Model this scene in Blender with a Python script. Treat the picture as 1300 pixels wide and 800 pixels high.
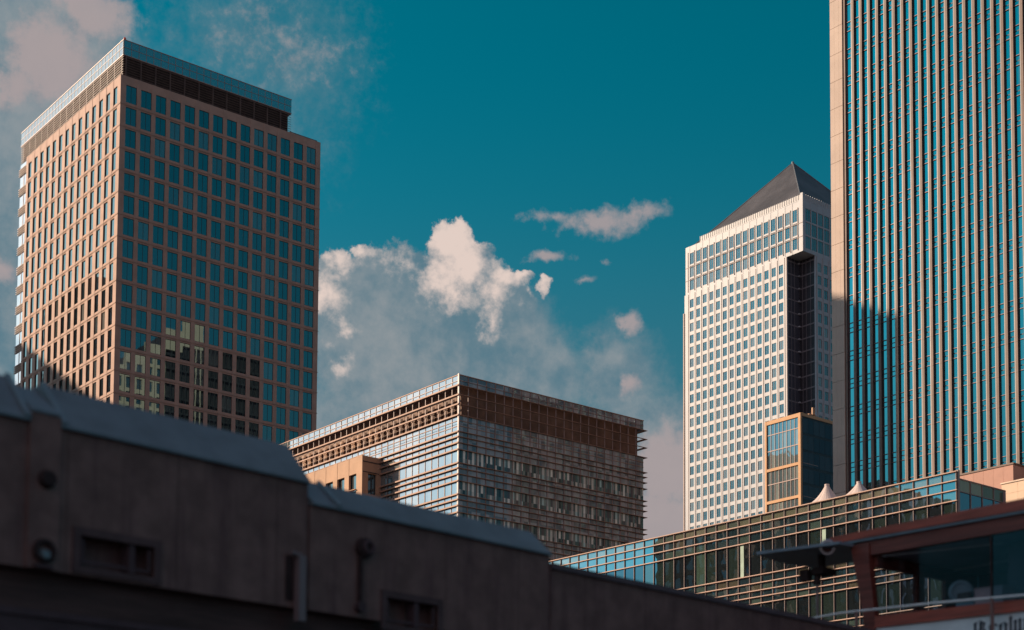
import bpy, math, random
from mathutils import Matrix, Vector

random.seed(7)
C = bpy.context.scene.collection
SC = bpy.context.scene
for o in list(bpy.data.objects):
    bpy.data.objects.remove(o)

# ------------------------------------------------------------------ camera
CZ = 1.7                                   # eye height above the quay
YAW, PITCH, ROLL = 0.888654161, 0.0657878, 0.00625819
FPX, PX, PY, IW = 1979.77, 650.0, 960.59, 1300.0


def cam_axes():
    c, s = math.cos(YAW), math.sin(YAW)
    rows = [Vector((s, 0, c)), Vector((-c, 0, s)), Vector((0, -1, 0))]   # street grid x, y and up, seen in the camera
    P = Matrix(((1, 0, 0), (0, math.cos(PITCH), math.sin(PITCH)), (0, -math.sin(PITCH), math.cos(PITCH))))
    Q = Matrix(((math.cos(ROLL), -math.sin(ROLL), 0), (math.sin(ROLL), math.cos(ROLL), 0), (0, 0, 1)))
    return [Q @ P @ r for r in rows]


AX = cam_axes()
right = Vector((AX[0][0], AX[1][0], AX[2][0]))
down = Vector((AX[0][1], AX[1][1], AX[2][1]))
fwd = Vector((AX[0][2], AX[1][2], AX[2][2]))
cd = bpy.data.cameras.new('camera')
cam = bpy.data.objects.new('camera', cd)
C.objects.link(cam)
SC.camera = cam
m = Matrix.Identity(4)
for i in range(3):
    m[i][0], m[i][1], m[i][2] = right[i], -down[i], -fwd[i]
m[0][3], m[1][3], m[2][3] = 0, 0, CZ
cam.matrix_world = m
cd.sensor_width = 36
cd.sensor_fit = 'HORIZONTAL'
cd.lens = FPX / IW * 36
cd.shift_x = 0
cd.shift_y = (PY - 400) / IW
cd.clip_start, cd.clip_end = 0.1, 20000
cd.dof.use_dof = True
cd.dof.focus_distance = 260
cd.dof.aperture_fstop = 0.68


def proj(p):
    """photo pixel of a point given relative to the eye (used only to rank windows by size)"""
    v = Vector(p)
    z = v.dot(fwd)
    return v.dot(right) / z * FPX + PX, v.dot(down) / z * FPX + PY, z


# ------------------------------------------------------------------ light
SUN_EL = math.radians(23.9)
SUN = Vector((-0.593 * math.cos(SUN_EL), 0.805 * math.cos(SUN_EL), math.sin(SUN_EL))).normalized()
sl = bpy.data.lights.new('sun', 'SUN')
sl.energy = 5.0
sl.angle = math.radians(0.5)
sl.color = (1.0, 0.75, 0.54)
sun = bpy.data.objects.new('sun', sl)
sun.rotation_euler = SUN.to_track_quat('Z', 'Y').to_euler()
sun.location = (-60, 80, 120)
C.objects.link(sun)

SC.view_settings.view_transform = 'Standard'
SC.view_settings.look = 'None'
SC.view_settings.gamma = 1
SC.view_settings.exposure = 0.45
SC.view_settings.use_curve_mapping = False
SC.cycles.max_bounces = 6
SC.cycles.diffuse_bounces = 4
SC.cycles.glossy_bounces = 4
SC.cycles.transmission_bounces = 4
SC.cycles.transparent_max_bounces = 8
SC.cycles.caustics_reflective = False
SC.cycles.caustics_refractive = False
SC.cycles.sample_clamp_indirect = 4
SC.cycles.use_denoising = True

world = bpy.data.worlds.new('World')
SC.world = world
world.use_nodes = True
world.cycles.sampling_method = 'MANUAL'
world.cycles.sample_map_resolution = 512
wt = world.node_tree
for n in list(wt.nodes):
    wt.nodes.remove(n)


class NT:
    """small helper for writing node graphs as expressions"""
    def __init__(s, t):
        s.t = t

    def new(s, typ, **kw):
        n = s.t.nodes.new(typ)
        for k, v in kw.items():
            setattr(n, k, v)
        return n

    def put(s, sock, v):
        if isinstance(v, bpy.types.NodeSocket):
            s.t.links.new(v, sock)
        elif v is not None:
            sock.default_value = v

    def m(s, op, a, b=None, c=None, clamp=False):
        n = s.new('ShaderNodeMath', operation=op, use_clamp=clamp)
        for i, v in enumerate((a, b, c)):
            s.put(n.inputs[i], v)
        return n.outputs[0]

    def vm(s, op, a, b=None, scale=None):
        n = s.new('ShaderNodeVectorMath', operation=op)
        s.put(n.inputs[0], a)
        if b is not None:
            s.put(n.inputs[1], b)
        if scale is not None:
            s.put(n.inputs[3], scale)
        return n.outputs['Value'] if op in ('DOT_PRODUCT', 'LENGTH') else n.outputs[0]

    def mix(s, f, a, b, mode='MIX'):
        n = s.new('ShaderNodeMix', data_type='RGBA', blend_type=mode)
        s.put(n.inputs['Factor'], f)
        s.put(n.inputs[6], a if isinstance(a, bpy.types.NodeSocket) else tuple(a) + (1,))
        s.put(n.inputs[7], b if isinstance(b, bpy.types.NodeSocket) else tuple(b) + (1,))
        return n.outputs[2]

    def noise(s, vec, scale, detail=4, rough=.55, dist=0):
        n = s.new('ShaderNodeTexNoise')
        s.put(n.inputs['Vector'], vec)
        n.inputs['Scale'].default_value = scale
        n.inputs['Detail'].default_value = detail
        n.inputs['Roughness'].default_value = rough
        n.inputs['Distortion'].default_value = dist
        return n

    def smooth(s, v, a, b, lo=0., hi=1.):
        n = s.new('ShaderNodeMapRange', interpolation_type='SMOOTHSTEP')
        s.put(n.inputs[0], v)
        for i, q in enumerate((a, b, lo, hi)):
            s.put(n.inputs[i + 1], q)
        return n.outputs[0]


W = NT(wt)
bg = W.new('ShaderNodeBackground')
bg.inputs['Strength'].default_value = 0.1
wo = W.new('ShaderNodeOutputWorld')
wt.links.new(bg.outputs[0], wo.inputs[0])
sky = W.new('ShaderNodeTexSky', sky_type='NISHITA')
sky.sun_disc = False
sky.sun_elevation = SUN_EL
sky.sun_rotation = math.atan2(SUN.x, SUN.y)
sky.air_density = 1.0
sky.dust_density = 1.0
sky.ozone_density = 2.0
D = W.new('ShaderNodeTexCoord').outputs['Generated']
sep = W.new('ShaderNodeSeparateXYZ')
wt.links.new(D, sep.inputs[0])
dx, dy, dz = sep.outputs
DEG = 180 / math.pi
az = W.m('MULTIPLY', W.m('ARCTAN2', dx, dy), DEG)
el = W.m('MULTIPLY', W.m('ARCSINE', dz), DEG)
# graded clear sky: deep teal aloft, paler and greyer towards the horizon
lum = W.vm('DOT_PRODUCT', sky.outputs[0], (0.3, 0.4, 0.3))
tint = W.vm('SCALE', W.mix(W.smooth(el, 29, 8), (0.0, 0.515, 0.765), (0.10, 0.52, 0.70)), scale=lum)
horizon = W.smooth(el, 24, 8)
pale = W.mix(1.0, (0.62, 0.88, 0.98), (1, 1, 1), 'MULTIPLY')
clear = W.mix(W.m('MULTIPLY', horizon, .55), tint, pale)

n1 = W.noise(D, 85, 5, .6)
n2 = W.noise(D, 9, 6, .62)
n3 = W.noise(D, 150, 6, .65)
s1 = W.new('ShaderNodeSeparateColor')
wt.links.new(n1.outputs['Color'], s1.inputs[0])
s2 = W.new('ShaderNodeSeparateColor')
wt.links.new(n2.outputs['Color'], s2.inputs[0])


def field(lst, a1, a2, ampa=1.0):
    """union of soft lobes in azimuth / elevation, billowed by noise"""
    A = W.m('ADD', az, W.m('ADD', W.m('MULTIPLY', W.m('SUBTRACT', s1.outputs[0], .5), a1), W.m('MULTIPLY', W.m('SUBTRACT', s2.outputs[0], .5), a2)))
    E = W.m('ADD', el, W.m('ADD', W.m('MULTIPLY', W.m('SUBTRACT', s1.outputs[1], .5), a1 * ampa), W.m('MULTIPLY', W.m('SUBTRACT', s2.outputs[1], .5), a2 * ampa)))
    cur = None
    for (ca, ce, ra, re, w) in lst:
        u = W.m('DIVIDE', W.m('SUBTRACT', A, ca), ra)
        v = W.m('DIVIDE', W.m('SUBTRACT', E, ce), re)
        r2 = W.m('ADD', W.m('MULTIPLY', u, u), W.m('MULTIPLY', v, v))
        f = W.m('MULTIPLY', W.m('SUBTRACT', 1.0, W.m('SQRT', r2)), w)
        cur = f if cur is None else W.m('SMOOTH_MAX', cur, f, .22)
    return cur


GREY = [(34.57, 18.42, 4.39, 2.97, 1.10), (38.69, 18.50, 2.36, 2.16, 0.90), (36.37, 15.18, 6.71, 3.05, 1.00),
         (33.17, 13.98, 3.77, 3.62, 1.10), (42.82, 17.40, 2.05, 1.91, 0.60), (43.70, 13.80, 3.78, 3.63, 0.90),
         (40.17, 17.69, 1.77, 1.64, 0.70), (21.00, 18.06, 3.73, 4.90, 1.20), (20.87, 22.60, 2.68, 3.44, 1.20),
         (21.83, 26.59, 3.81, 2.58, 1.20), (30.47, 27.20, 2.04, 2.41, 0.14), (28.56, 28.25, 2.31, 1.65, 0.12)]
BODY = [(32.64, 20.01, 1.40, 1.75, 1.10), (33.81, 20.67, 1.17, 1.27, 1.00), (34.90, 20.52, 1.47, 1.53, 1.10),
         (37.50, 19.70, 2.36, 2.01, 1.10), (39.04, 19.58, 0.89, 1.50, 1.00), (35.90, 18.19, 4.40, 2.44, 1.10),
         (40.16, 20.60, 0.33, 0.40, 0.60)]
WHITE = [(36.68, 21.98, 0.95, 0.94, 1.15), (37.25, 21.10, 1.36, 1.11, 1.20), (36.31, 21.00, 1.00, 0.79, 0.95),
         (36.97, 19.96, 0.65, 0.69, 0.80), (35.18, 21.21, 0.88, 0.42, 0.55), (38.73, 20.80, 0.71, 0.40, 0.85),
         (38.38, 20.22, 0.35, 0.53, 0.55), (38.16, 19.17, 0.47, 0.43, 0.55), (33.41, 21.62, 0.47, 0.26, 0.75),
         (32.48, 21.38, 0.58, 0.39, 0.80), (32.06, 19.80, 0.70, 0.69, 0.80), (32.69, 19.11, 0.41, 0.27, 0.35),
         (40.16, 20.60, 0.30, 0.40, 0.70), (43.76, 19.49, 0.21, 0.21, 0.70), (33.04, 18.69, 0.35, 0.21, 0.40),
         (32.68, 17.68, 0.47, 0.27, 0.40)]
WISP = [(42.37, 22.67, 2.36, 0.62, 0.90), (43.99, 23.00, 1.47, 0.46, 0.80), (40.44, 22.87, 1.48, 0.31, 0.60),
         (40.15, 21.57, 1.18, 0.24, 0.80), (42.37, 21.37, 0.41, 0.18, 0.60), (41.63, 20.77, 0.65, 0.19, 0.60),
         (44.72, 14.06, 2.18, 2.09, 1.40), (44.43, 12.38, 2.61, 1.69, 1.40), (43.41, 19.20, 0.59, 0.54, 0.95),
         (43.35, 17.20, 0.64, 0.60, 0.95), (21.97, 26.61, 2.05, 1.88, 1.25), (23.58, 28.33, 1.81, 1.04, 1.20),
         (20.91, 25.76, 1.21, 1.06, 0.90), (20.55, 19.94, 0.69, 0.66, 0.95), (30.31, 27.91, 2.04, 1.43, 0.16)]
fine = W.m('SUBTRACT', n3.outputs['Fac'], .5)
mid = W.m('SUBTRACT', n1.outputs['Fac'], .5)
n4 = W.noise(D, 22, 4, .6)
fw = W.m('ADD', field(WISP, 1.0, 1.2, .5), W.m('MULTIPLY', W.m('SUBTRACT', n4.outputs['Fac'], .5), .7))
fw = W.m('ADD', fw, W.m('ADD', W.m('MULTIPLY', fine, .8), W.m('MULTIPLY', mid, .9)))
fg = W.m('ADD', field(GREY, 1.4, 2.2), W.m('ADD', W.m('MULTIPLY', fine, .28), W.m('ADD', W.m('MULTIPLY', mid, .15), W.m('MULTIPLY', W.m('SUBTRACT', n4.outputs['Fac'], .5), .22))))
WHITE += [(39.30, 20.93, .50, .28, .95), (39.55, 20.35, .25, .45, .6)]
TOPS = [q for q in WHITE if q[4] > .7]
fb = field(BODY + TOPS, 1.0, .5)
fb = W.m('ADD', fb, W.m('ADD', W.m('MULTIPLY', fine, .5), W.m('MULTIPLY', mid, .35)))
# light on the billows: the cloud's own relief, sampled a little way towards the sun
nA = W.noise(W.vm('ADD', D, (-.006, .002, .009)), 55, 5, .6)
nB = W.noise(D, 55, 5, .6)
relief = W.m('SUBTRACT', nB.outputs['Fac'], nA.outputs['Fac'])
fs = W.m('ADD', field([(a_ - .10 * ra, e_ + .30 * re, ra * 1.55, re * 1.55, w * .95) for (a_, e_, ra, re, w) in WHITE], 1.1, .9),
         W.m('ADD', W.m('MULTIPLY', relief, 1.5), W.m('MULTIPLY', mid, .8)))
PINK = (3.0, 2.5, 2.5)
greyk = W.m('ADD', n2.outputs['Fac'], W.m('ADD', W.m('MULTIPLY', relief, .45), W.m('MULTIPLY', mid, .18)))
greycol = W.mix(W.smooth(greyk, .26, .76), (0.72, 1.42, 1.82), (2.0, 2.25, 2.40))
col = W.mix(W.smooth(fg, -.12, .36, 0, .93), clear, greycol)
bodycol = W.mix(W.smooth(fs, .02, .95), greycol, (5.7, 4.6, 4.1))
col = W.mix(W.smooth(fb, .0, .22, 0, .97), col, bodycol)
col = W.mix(W.smooth(fw, .02, .80, 0, .85), col, PINK)
# bright cloud lobes added out of view to light shaded faces and glass (overhead, behind, and towards the sun)
brk = W.smooth(n2.outputs['Fac'], .25, .7, .55, 1.0)
zen = W.smooth(dz, .62, .92)
back = W.smooth(W.vm('DOT_PRODUCT', D, (-.70, -.66, .28)), .35, .8)
glow = W.smooth(W.vm('DOT_PRODUCT', D, (-.42, .83, .37)), .94, .985)
col = W.mix(W.m('MULTIPLY', W.m('MAXIMUM', zen, back), brk), col, (1.35, 1.0, 1.55))
side = W.smooth(W.vm('DOT_PRODUCT', D, (-.88, -.42, .22)), .58, .9)  # extra unseen lobe, added to brighten the boat and foreground
col = W.mix(W.m('MULTIPLY', side, brk), col, (3.2, 2.9, 3.3))
col = W.mix(W.m('MULTIPLY', glow, brk), col, (12.5, 12, 12))
wt.links.new(col, bg.inputs['Color'])

# ------------------------------------------------------------------ materials
MATS = {}


def mat(name, base, rough=.7, metal=0., var=.12, scale=1.5, spec=.4, bump=0., stretch=None, dark=None, joint=None, objvar=0.):
    if name in MATS:
        return MATS[name]
    M = bpy.data.materials.new(name)
    M.use_nodes = True
    t = NT(M.node_tree)
    p = M.node_tree.nodes['Principled BSDF']
    p.inputs['Roughness'].default_value = rough
    p.inputs['Metallic'].default_value = metal
    p.inputs['Specular IOR Level'].default_value = spec
    tc = t.new('ShaderNodeTexCoord').outputs['Object']
    if stretch:
        tc = t.vm('MULTIPLY', tc, stretch)
    n = t.noise(tc, scale, 6, .6)
    lo = tuple(c * (1 - var) for c in base)
    hi = tuple(min(1, c * (1 + var)) for c in base)
    c = t.mix(t.smooth(n.outputs['Fac'], .3, .7), lo, hi)
    if dark:
        n4 = t.noise(t.vm('MULTIPLY', tc, (1.6, 1, .14)), scale * .7, 6, .7)
        c = t.mix(t.smooth(n4.outputs['Fac'], .48, .68, 0, .8), c, dark)
    if joint:
        sz = t.new('ShaderNodeSeparateXYZ')
        t.put(sz.inputs[0], t.new('ShaderNodeTexCoord').outputs['Object'])
        fr = t.m('FRACT', t.m('DIVIDE', t.m('ADD', sz.outputs[joint[2]], 100.0), joint[0]))
        c = t.mix(t.m('MULTIPLY', t.m('LESS_THAN', fr, joint[1] / joint[0]), .6), c, tuple(q * .3 for q in base))
    if objvar:
        oi = t.new('ShaderNodeObjectInfo')
        k = t.m('ADD', 1 - objvar, t.m('MULTIPLY', oi.outputs['Random'], 2 * objvar))
        c = t.vm('SCALE', c, scale=k)
    t.put(p.inputs['Base Color'], c)
    if bump:
        b = t.new('ShaderNodeBump')
        b.inputs['Strength'].default_value = bump
        b.inputs['Distance'].default_value = .05
        t.put(b.inputs['Height'], n.outputs['Fac'])
        t.put(p.inputs['Normal'], b.outputs[0])
    MATS[name] = M
    return M


def glass(name, bodies, fac=.45, tint=(.85, .95, 1.0), rough=.015, wob=.004, wscale=.25, cell=None, alt=None):
    """facade glass: reflection over what hangs behind the pane (blind, curtain, dark room), different for each pane"""
    M = bpy.data.materials.new(name)
    M.use_nodes = True
    t = NT(M.node_tree)
    nt = M.node_tree
    nt.nodes.remove(nt.nodes['Principled BSDF'])
    out = nt.nodes['Material Output']
    oi = t.new('ShaderNodeObjectInfo')
    at = t.new('ShaderNodeAttribute', attribute_name='rnd')
    obj = t.new('ShaderNodeTexCoord').outputs['Object']
    key = t.m('ADD', t.m('MULTIPLY', oi.outputs['Random'], 91.7), t.m('MULTIPLY', at.outputs['Fac'], 57.3))
    if cell:
        s = t.new('ShaderNodeSeparateXYZ')
        t.put(s.inputs[0], obj)
        key = t.m('ADD', t.m('FLOOR', t.m('DIVIDE', t.m('ADD', s.outputs[0], s.outputs[1]), cell[0])),
                  t.m('MULTIPLY', t.m('FLOOR', t.m('DIVIDE', s.outputs[2], cell[1])), 17.0))
    wn = t.new('ShaderNodeTexWhiteNoise', noise_dimensions='1D')
    t.put(wn.inputs['W'], key)
    r = t.new('ShaderNodeValToRGB')
    r.color_ramp.interpolation = 'CONSTANT'
    e = r.color_ramp.elements
    tot = sum(b[0] for b in bodies)
    acc = 0
    for i, (w, c) in enumerate(bodies):
        if i < 2:
            el_ = e[i]
            el_.position = acc / tot
        else:
            el_ = e.new(acc / tot)
        el_.color = tuple(c) + (1,)
        acc += w
    t.put(r.inputs[0], wn.outputs['Value'])
    bodycol = r.outputs[0]
    if alt:
        par = t.m('MULTIPLY', t.m('FRACT', t.m('MULTIPLY', t.m('FLOOR', t.m('DIVIDE', t.m('ADD', s.outputs[0], s.outputs[1]), cell[0])), .5)), 2.0)
        bodycol = t.mix(t.m('MULTIPLY', par, .80), bodycol, alt)
    fold = t.noise(t.vm('MULTIPLY', obj, (1, 1, .06)), 4.5, 3, .6)
    body = t.mix(.55, bodycol, t.mix(1, bodycol, t.mix(fold.outputs['Fac'], (.45, .45, .45), (1.6, 1.6, 1.6)), 'MULTIPLY'))
    d = t.new('ShaderNodeBsdfDiffuse')
    t.put(d.inputs[0], body)
    g = t.new('ShaderNodeBsdfGlossy')
    g.inputs['Color'].default_value = tuple(tint) + (1,)
    g.inputs['Roughness'].default_value = rough
    nz = t.noise(obj, wscale, 2, .5)
    b = t.new('ShaderNodeBump')
    b.inputs['Strength'].default_value = 1
    b.inputs['Distance'].default_value = wob / wscale
    t.put(b.inputs['Height'], nz.outputs['Fac'])
    t.put(g.inputs['Normal'], b.outputs[0])
    lw = t.new('ShaderNodeLayerWeight')
    lw.inputs[0].default_value = .35
    f = t.m('ADD', fac, t.m('MULTIPLY', lw.outputs['Fresnel'], (1 - fac) * .7), clamp=True)
    mx = t.new('ShaderNodeMixShader')
    t.put(mx.inputs[0], f)
    nt.links.new(d.outputs[0], mx.inputs[1])
    nt.links.new(g.outputs[0], mx.inputs[2])
    nt.links.new(mx.outputs[0], out.inputs[0])
    MATS[name] = M
    return M


def clearglass(name, refl=.12, tint=(.75, .85, .9)):
    M = bpy.data.materials.new(name)
    M.use_nodes = True
    t = NT(M.node_tree)
    nt = M.node_tree
    nt.nodes.remove(nt.nodes['Principled BSDF'])
    tr = t.new('ShaderNodeBsdfTransparent')
    tr.inputs[0].default_value = tuple(tint) + (1,)
    g = t.new('ShaderNodeBsdfGlossy')
    g.inputs['Roughness'].default_value = .02
    mx = t.new('ShaderNodeMixShader')
    lw = t.new('ShaderNodeLayerWeight')
    lw.inputs[0].default_value = .3
    t.put(mx.inputs[0], t.m('ADD', refl, t.m('MULTIPLY', lw.outputs['Fresnel'], .04), clamp=True))
    nt.links.new(tr.outputs[0], mx.inputs[1])
    nt.links.new(g.outputs[0], mx.inputs[2])
    nt.links.new(mx.outputs[0], nt.nodes['Material Output'].inputs[0])
    return M


STONE = mat('pink stone', (.46, .30, .235), .75, var=.10, scale=.35)
STONE_D = mat('pink stone ledge', (.42, .27, .21), .75, var=.10, scale=.5)
LOUVRE = mat('brown louvre metal', (.20, .135, .115), .55, var=.2, scale=.6)
FRAME = mat('dark window frame', (.055, .05, .052), .5, var=.1)
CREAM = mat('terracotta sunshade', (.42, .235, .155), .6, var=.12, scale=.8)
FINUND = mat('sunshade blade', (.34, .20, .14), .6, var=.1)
BROWNP = mat('brown recess panel', (.20, .11, .07), .7, var=.3, scale=.5)
MULL = mat('grey pink mullion', (.36, .25, .22), .5, var=.1)
MULLD = mat('dark red mullion', (.15, .10, .095), .5, var=.1)
NOTCH = mat('grey recess band', (.20, .18, .19), .5, var=.1)
TAN = mat('tan stone', (.52, .32, .20), .75, var=.10, scale=.4)
WHITE_C = mat('pale steel cladding', (.42, .435, .46), .5, var=.06, scale=.3)
RIB = mat('warm rib', (.40, .31, .27), .6, var=.08)
PYR = mat('pyramid steel', (.115, .11, .115), .45, metal=.35, var=.25, scale=.12, stretch=(1, 1, .5))
COLST = mat('cream column stone', (.52, .41, .34), .7, var=.07, scale=.3)
FIN = mat('tan fin stone', (.185, .128, .104), .6, var=.16, scale=.25, joint=(4.0, .07, 2), objvar=.08)
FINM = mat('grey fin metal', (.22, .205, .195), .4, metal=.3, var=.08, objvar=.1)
FINSHADE = mat('fin side shade', (.05, .04, .045), .5, metal=.3, var=.1)  # shade on the fin sides, put into the colour
BARM = mat('spandrel bar', (.19, .13, .135), .45, metal=.2, var=.1)
ORST = mat('orange stone frame', (.62, .36, .19), .7, var=.08, scale=.5)
DARKP = mat('dark panel', (.035, .032, .038), .5, var=.25, scale=.5)
CONC = mat('stained dark concrete', (.187, .121, .107), .9, var=.22, scale=2.2, bump=.3, joint=(1.74, .022, 0), dark=(.11, .066, .066))
GIRD = mat('rusty dark girder', (.085, .05, .045), .8, var=.35, scale=2.2, stretch=(.3, 1, 3))
GIRDV = mat('dark vent frame', (.095, .06, .06), .8, var=.2, scale=3)
GIRDL = mat('dusty girder flange', (.085, .058, .064), .85, var=.2, scale=2)
SLATE = mat('slate metal coping', (.15, .205, .23), .6, var=.14, scale=1.6, spec=.3, bump=.08)
SLATEL = mat('pale coping trim', (.17, .25, .28), .55, var=.1, scale=2)
STEELG = mat('grey plastic pipe', (.20, .165, .17), .5, var=.08)
BLACKM = mat('black metal', (.042, .029, .029), .8, var=.3, scale=4, spec=.2)
WOOD = mat('mahogany', (.36, .078, .046), .38, var=.3, scale=3, stretch=(1, .25, 4))
WOODD = mat('dark mahogany', (.17, .044, .031), .5, var=.3, scale=3, stretch=(1, .25, 4))
CHROME = mat('steel rail', (.42, .42, .45), .3, metal=.8, var=.05)
PALEM = mat('pale painted metal', (.78, .80, .80), .45, var=.04)
PANEL = mat('pale slate panel', (.72, .80, .83), .55, var=.07, scale=1.5)
INK = mat('dark blue lettering', (.022, .035, .055), .6, var=.1)
SLB = mat('blue slate board', (.19, .265, .32), .5, var=.15, scale=1.5)
ROOFM = mat('grey roof membrane', (.16, .16, .165), .9, var=.15, scale=.3)
TENT = mat('white tent fabric', (.58, .49, .46), .8, var=.05, scale=.6)
RED = mat('red lamp housing', (.75, .10, .06), .5, var=.05)
BRICKB = mat('brown city stone', (.30, .19, .15), .85, var=.2, scale=.2)
GREENP = mat('pale green panel', (.30, .42, .33), .6, var=.15, scale=1)

G_LT = glass('tower window glass', [(6, (.010, .015, .02)), (4, (.02, .028, .036)), (1.2, (.07, .08, .08)), (.7, (.05, .04, .04)), (.3, (.16, .16, .15))], .185, (.56, .92, .97), wob=.0008, wscale=.3)
G_CR = glass('crown parapet glass', [(3, (.055, .09, .10)), (2, (.08, .12, .13))], .30, (.85, .95, 1.0))
G_BAY = glass('bay glass', [(3, (.18, .22, .23)), (2, (.30, .31, .30))], .5, (.9, .97, 1.0))
G_MBX = glass('block side glass', [(3, (.10, .15, .16)), (2, (.26, .30, .30)), (2, (.14, .20, .21))], .36, (.80, .92, 1.0), wob=.001, cell=(.71, 40.3))
G_MBY = glass('block curtain glass', [(1, (.02, .045, .05)), (3, (.70, .68, .58)), (1, (.06, .14, .14)), (2, (.88, .86, .74)), (2, (.10, .09, .095)), (1, (.50, .68, .63))], .02, (.8, .9, .95), wob=.001, cell=(.36, 3.97), alt=(.07, .11, .105))
G_MBS = glass('block spandrel glass', [(3, (.19, .20, .21)), (3, (.38, .37, .37)), (2, (.13, .15, .17)), (2, (.28, .29, .30))], .05, (.8, .9, .95), cell=(.71, 1.1))
G_CT = glass('skyscraper window glass', [(4, (.06, .085, .10)), (3, (.10, .13, .14)), (1.5, (.20, .20, .19)), (1, (.14, .115, .10))], .17, (.86, .95, .95))
G_CTD = glass('skyscraper dark glass', [(3, (.07, .07, .085)), (2, (.10, .095, .11)), (1, (.05, .09, .10))], .15, (.7, .85, 1.0))
G_SIDE = glass('dark side glass', [(3, (.03, .035, .042)), (2, (.05, .055, .06))], .0, (.7, .85, 1.0))
G_RT = glass('fin tower glass', [(3, (.006, .022, .026)), (2, (.010, .034, .038)), (.6, (.03, .045, .045))], .42, (.60, .92, .90), wob=.0015, wscale=.12)
G_BB = glass('framed block glass', [(3, (.16, .21, .21)), (2, (.10, .14, .15)), (2, (.26, .30, .28))], .26, (.85, .93, 1.0), wob=.006)
G_GS = glass('terrace glass', [(4, (.025, .05, .062)), (3, (.05, .085, .095)), (1.5, (.09, .14, .12)), (1, (.13, .12, .085))], .52, (.74, .92, .95), wob=.0025, wscale=.35)
G_GST = glass('roof screen glass', [(3, (.16, .17, .12)), (2, (.10, .13, .11)), (2, (.20, .20, .15))], .40, (.8, .95, .98), wob=.0025, wscale=.35)
G_GSW = glass('tall office glass', [(4, (.012, .016, .018)), (3, (.022, .035, .03)), (1, (.06, .10, .075))], .28, (.70, .84, .95), wob=.0025, wscale=.35)
G_CITY = glass('city window glass', [(3, (.03, .04, .05)), (2, (.06, .06, .06))], .35)
G_CLEAR = clearglass('wheelhouse glass', .006, (.88, .92, .95))
G_DOOR = clearglass('reflecting door glass', .02, (.6, .7, .78))
G_RAIL = glass('balustrade glass', [(3, (.30, .28, .17)), (2, (.40, .37, .24)), (2, (.20, .20, .13))], .04, (.9, .95, .85))


# ------------------------------------------------------------------ mesh helpers
class MB:
    def __init__(s):
        s.v, s.f, s.mi, s.r = [], [], [], []

    def face(s, pts, mi=0, r=None):
        k = len(s.v)
        s.v += [tuple(p) for p in pts]
        s.f.append(tuple(range(k, k + len(pts))))
        s.mi.append(mi)
        s.r.append(random.random() if r is None else r)

    def box(s, x0, x1, y0, y1, z0, z1, mi=0):
        if x0 > x1: x0, x1 = x1, x0
        if y0 > y1: y0, y1 = y1, y0
        if z0 > z1: z0, z1 = z1, z0
        k = len(s.v)
        s.v += [(x0, y0, z0), (x1, y0, z0), (x1, y1, z0), (x0, y1, z0), (x0, y0, z1), (x1, y0, z1), (x1, y1, z1), (x0, y1, z1)]
        r = random.random()
        for q in ((0, 3, 2, 1), (4, 5, 6, 7), (0, 1, 5, 4), (1, 2, 6, 5), (2, 3, 7, 6), (3, 0, 4, 7)):
            s.f.append(tuple(k + i for i in q))
            s.mi.append(mi)
            s.r.append(r)

    def prism(s, poly, a0, a1, axis, mi=0):
        """extrude a polygon; axis 'x': poly is (y,z); 'y': (x,z); 'z': (x,y)"""
        def P(p, a):
            return {'x': (a, p[0], p[1]), 'y': (p[0], a, p[1]), 'z': (p[0], p[1], a)}[axis]
        k, n = len(s.v), len(poly)
        s.v += [P(p, a0) for p in poly] + [P(p, a1) for p in poly]
        s.f.append(tuple(range(k, k + n)))
        s.f.append(tuple(range(k + n, k + 2 * n))[::-1])
        for i in range(n):
            j = (i + 1) % n
            s.f.append((k + i, k + j, k + n + j, k + n + i))
        r = random.random()
        s.mi += [mi] * (n + 2)
        s.r += [r] * (n + 2)

    def tube(s, p, q, r0, r1=None, n=12, mi=0):
        p, q = Vector(p), Vector(q)
        r1 = r0 if r1 is None else r1
        d = (q - p).normalized()
        u = d.orthogonal().normalized()
        w = d.cross(u)
        k = len(s.v)
        for (c, r) in ((p, r0), (q, r1)):
            for i in range(n):
                a = 2 * math.pi * i / n
                s.v.append(tuple(c + u * r * math.cos(a) + w * r * math.sin(a)))
        for i in range(n):
            j = (i + 1) % n
            s.f.append((k + i, k + j, k + n + j, k + n + i))
        s.f.append(tuple(range(k, k + n))[::-1])
        s.f.append(tuple(range(k + n, k + 2 * n)))
        s.mi += [mi] * (n + 2)
        s.r += [0.5] * (n + 2)

    def torus(s, c, axis, R, r, n=24, k2=10, mi=0):
        c, a = Vector(c), Vector(axis).normalized()
        u = a.orthogonal().normalized()
        w = a.cross(u)
        k = len(s.v)
        for i in range(n):
            t = 2 * math.pi * i / n
            e = u * math.cos(t) + w * math.sin(t)
            for j in range(k2):
                p = 2 * math.pi * j / k2
                s.v.append(tuple(c + e * (R + r * math.cos(p)) + a * r * math.sin(p)))
        for i in range(n):
            for j in range(k2):
                s.f.append((k + i * k2 + j, k + ((i + 1) % n) * k2 + j, k + ((i + 1) % n) * k2 + (j + 1) % k2, k + i * k2 + (j + 1) % k2))
                s.mi.append(mi)
                s.r.append(.5)


BASE = {}


def thing(name, label, cat, x, y, group=None, z=0., rz=0.):
    o = bpy.data.objects.new(name, None)
    o.empty_display_size = 1
    o.location = (x, y, z)
    o.rotation_euler = (0, 0, rz)
    C.objects.link(o)
    o['label'] = label
    o['category'] = cat
    if group:
        o['group'] = group
    BASE[o] = Vector((x, y, z - CZ))
    return o


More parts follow.
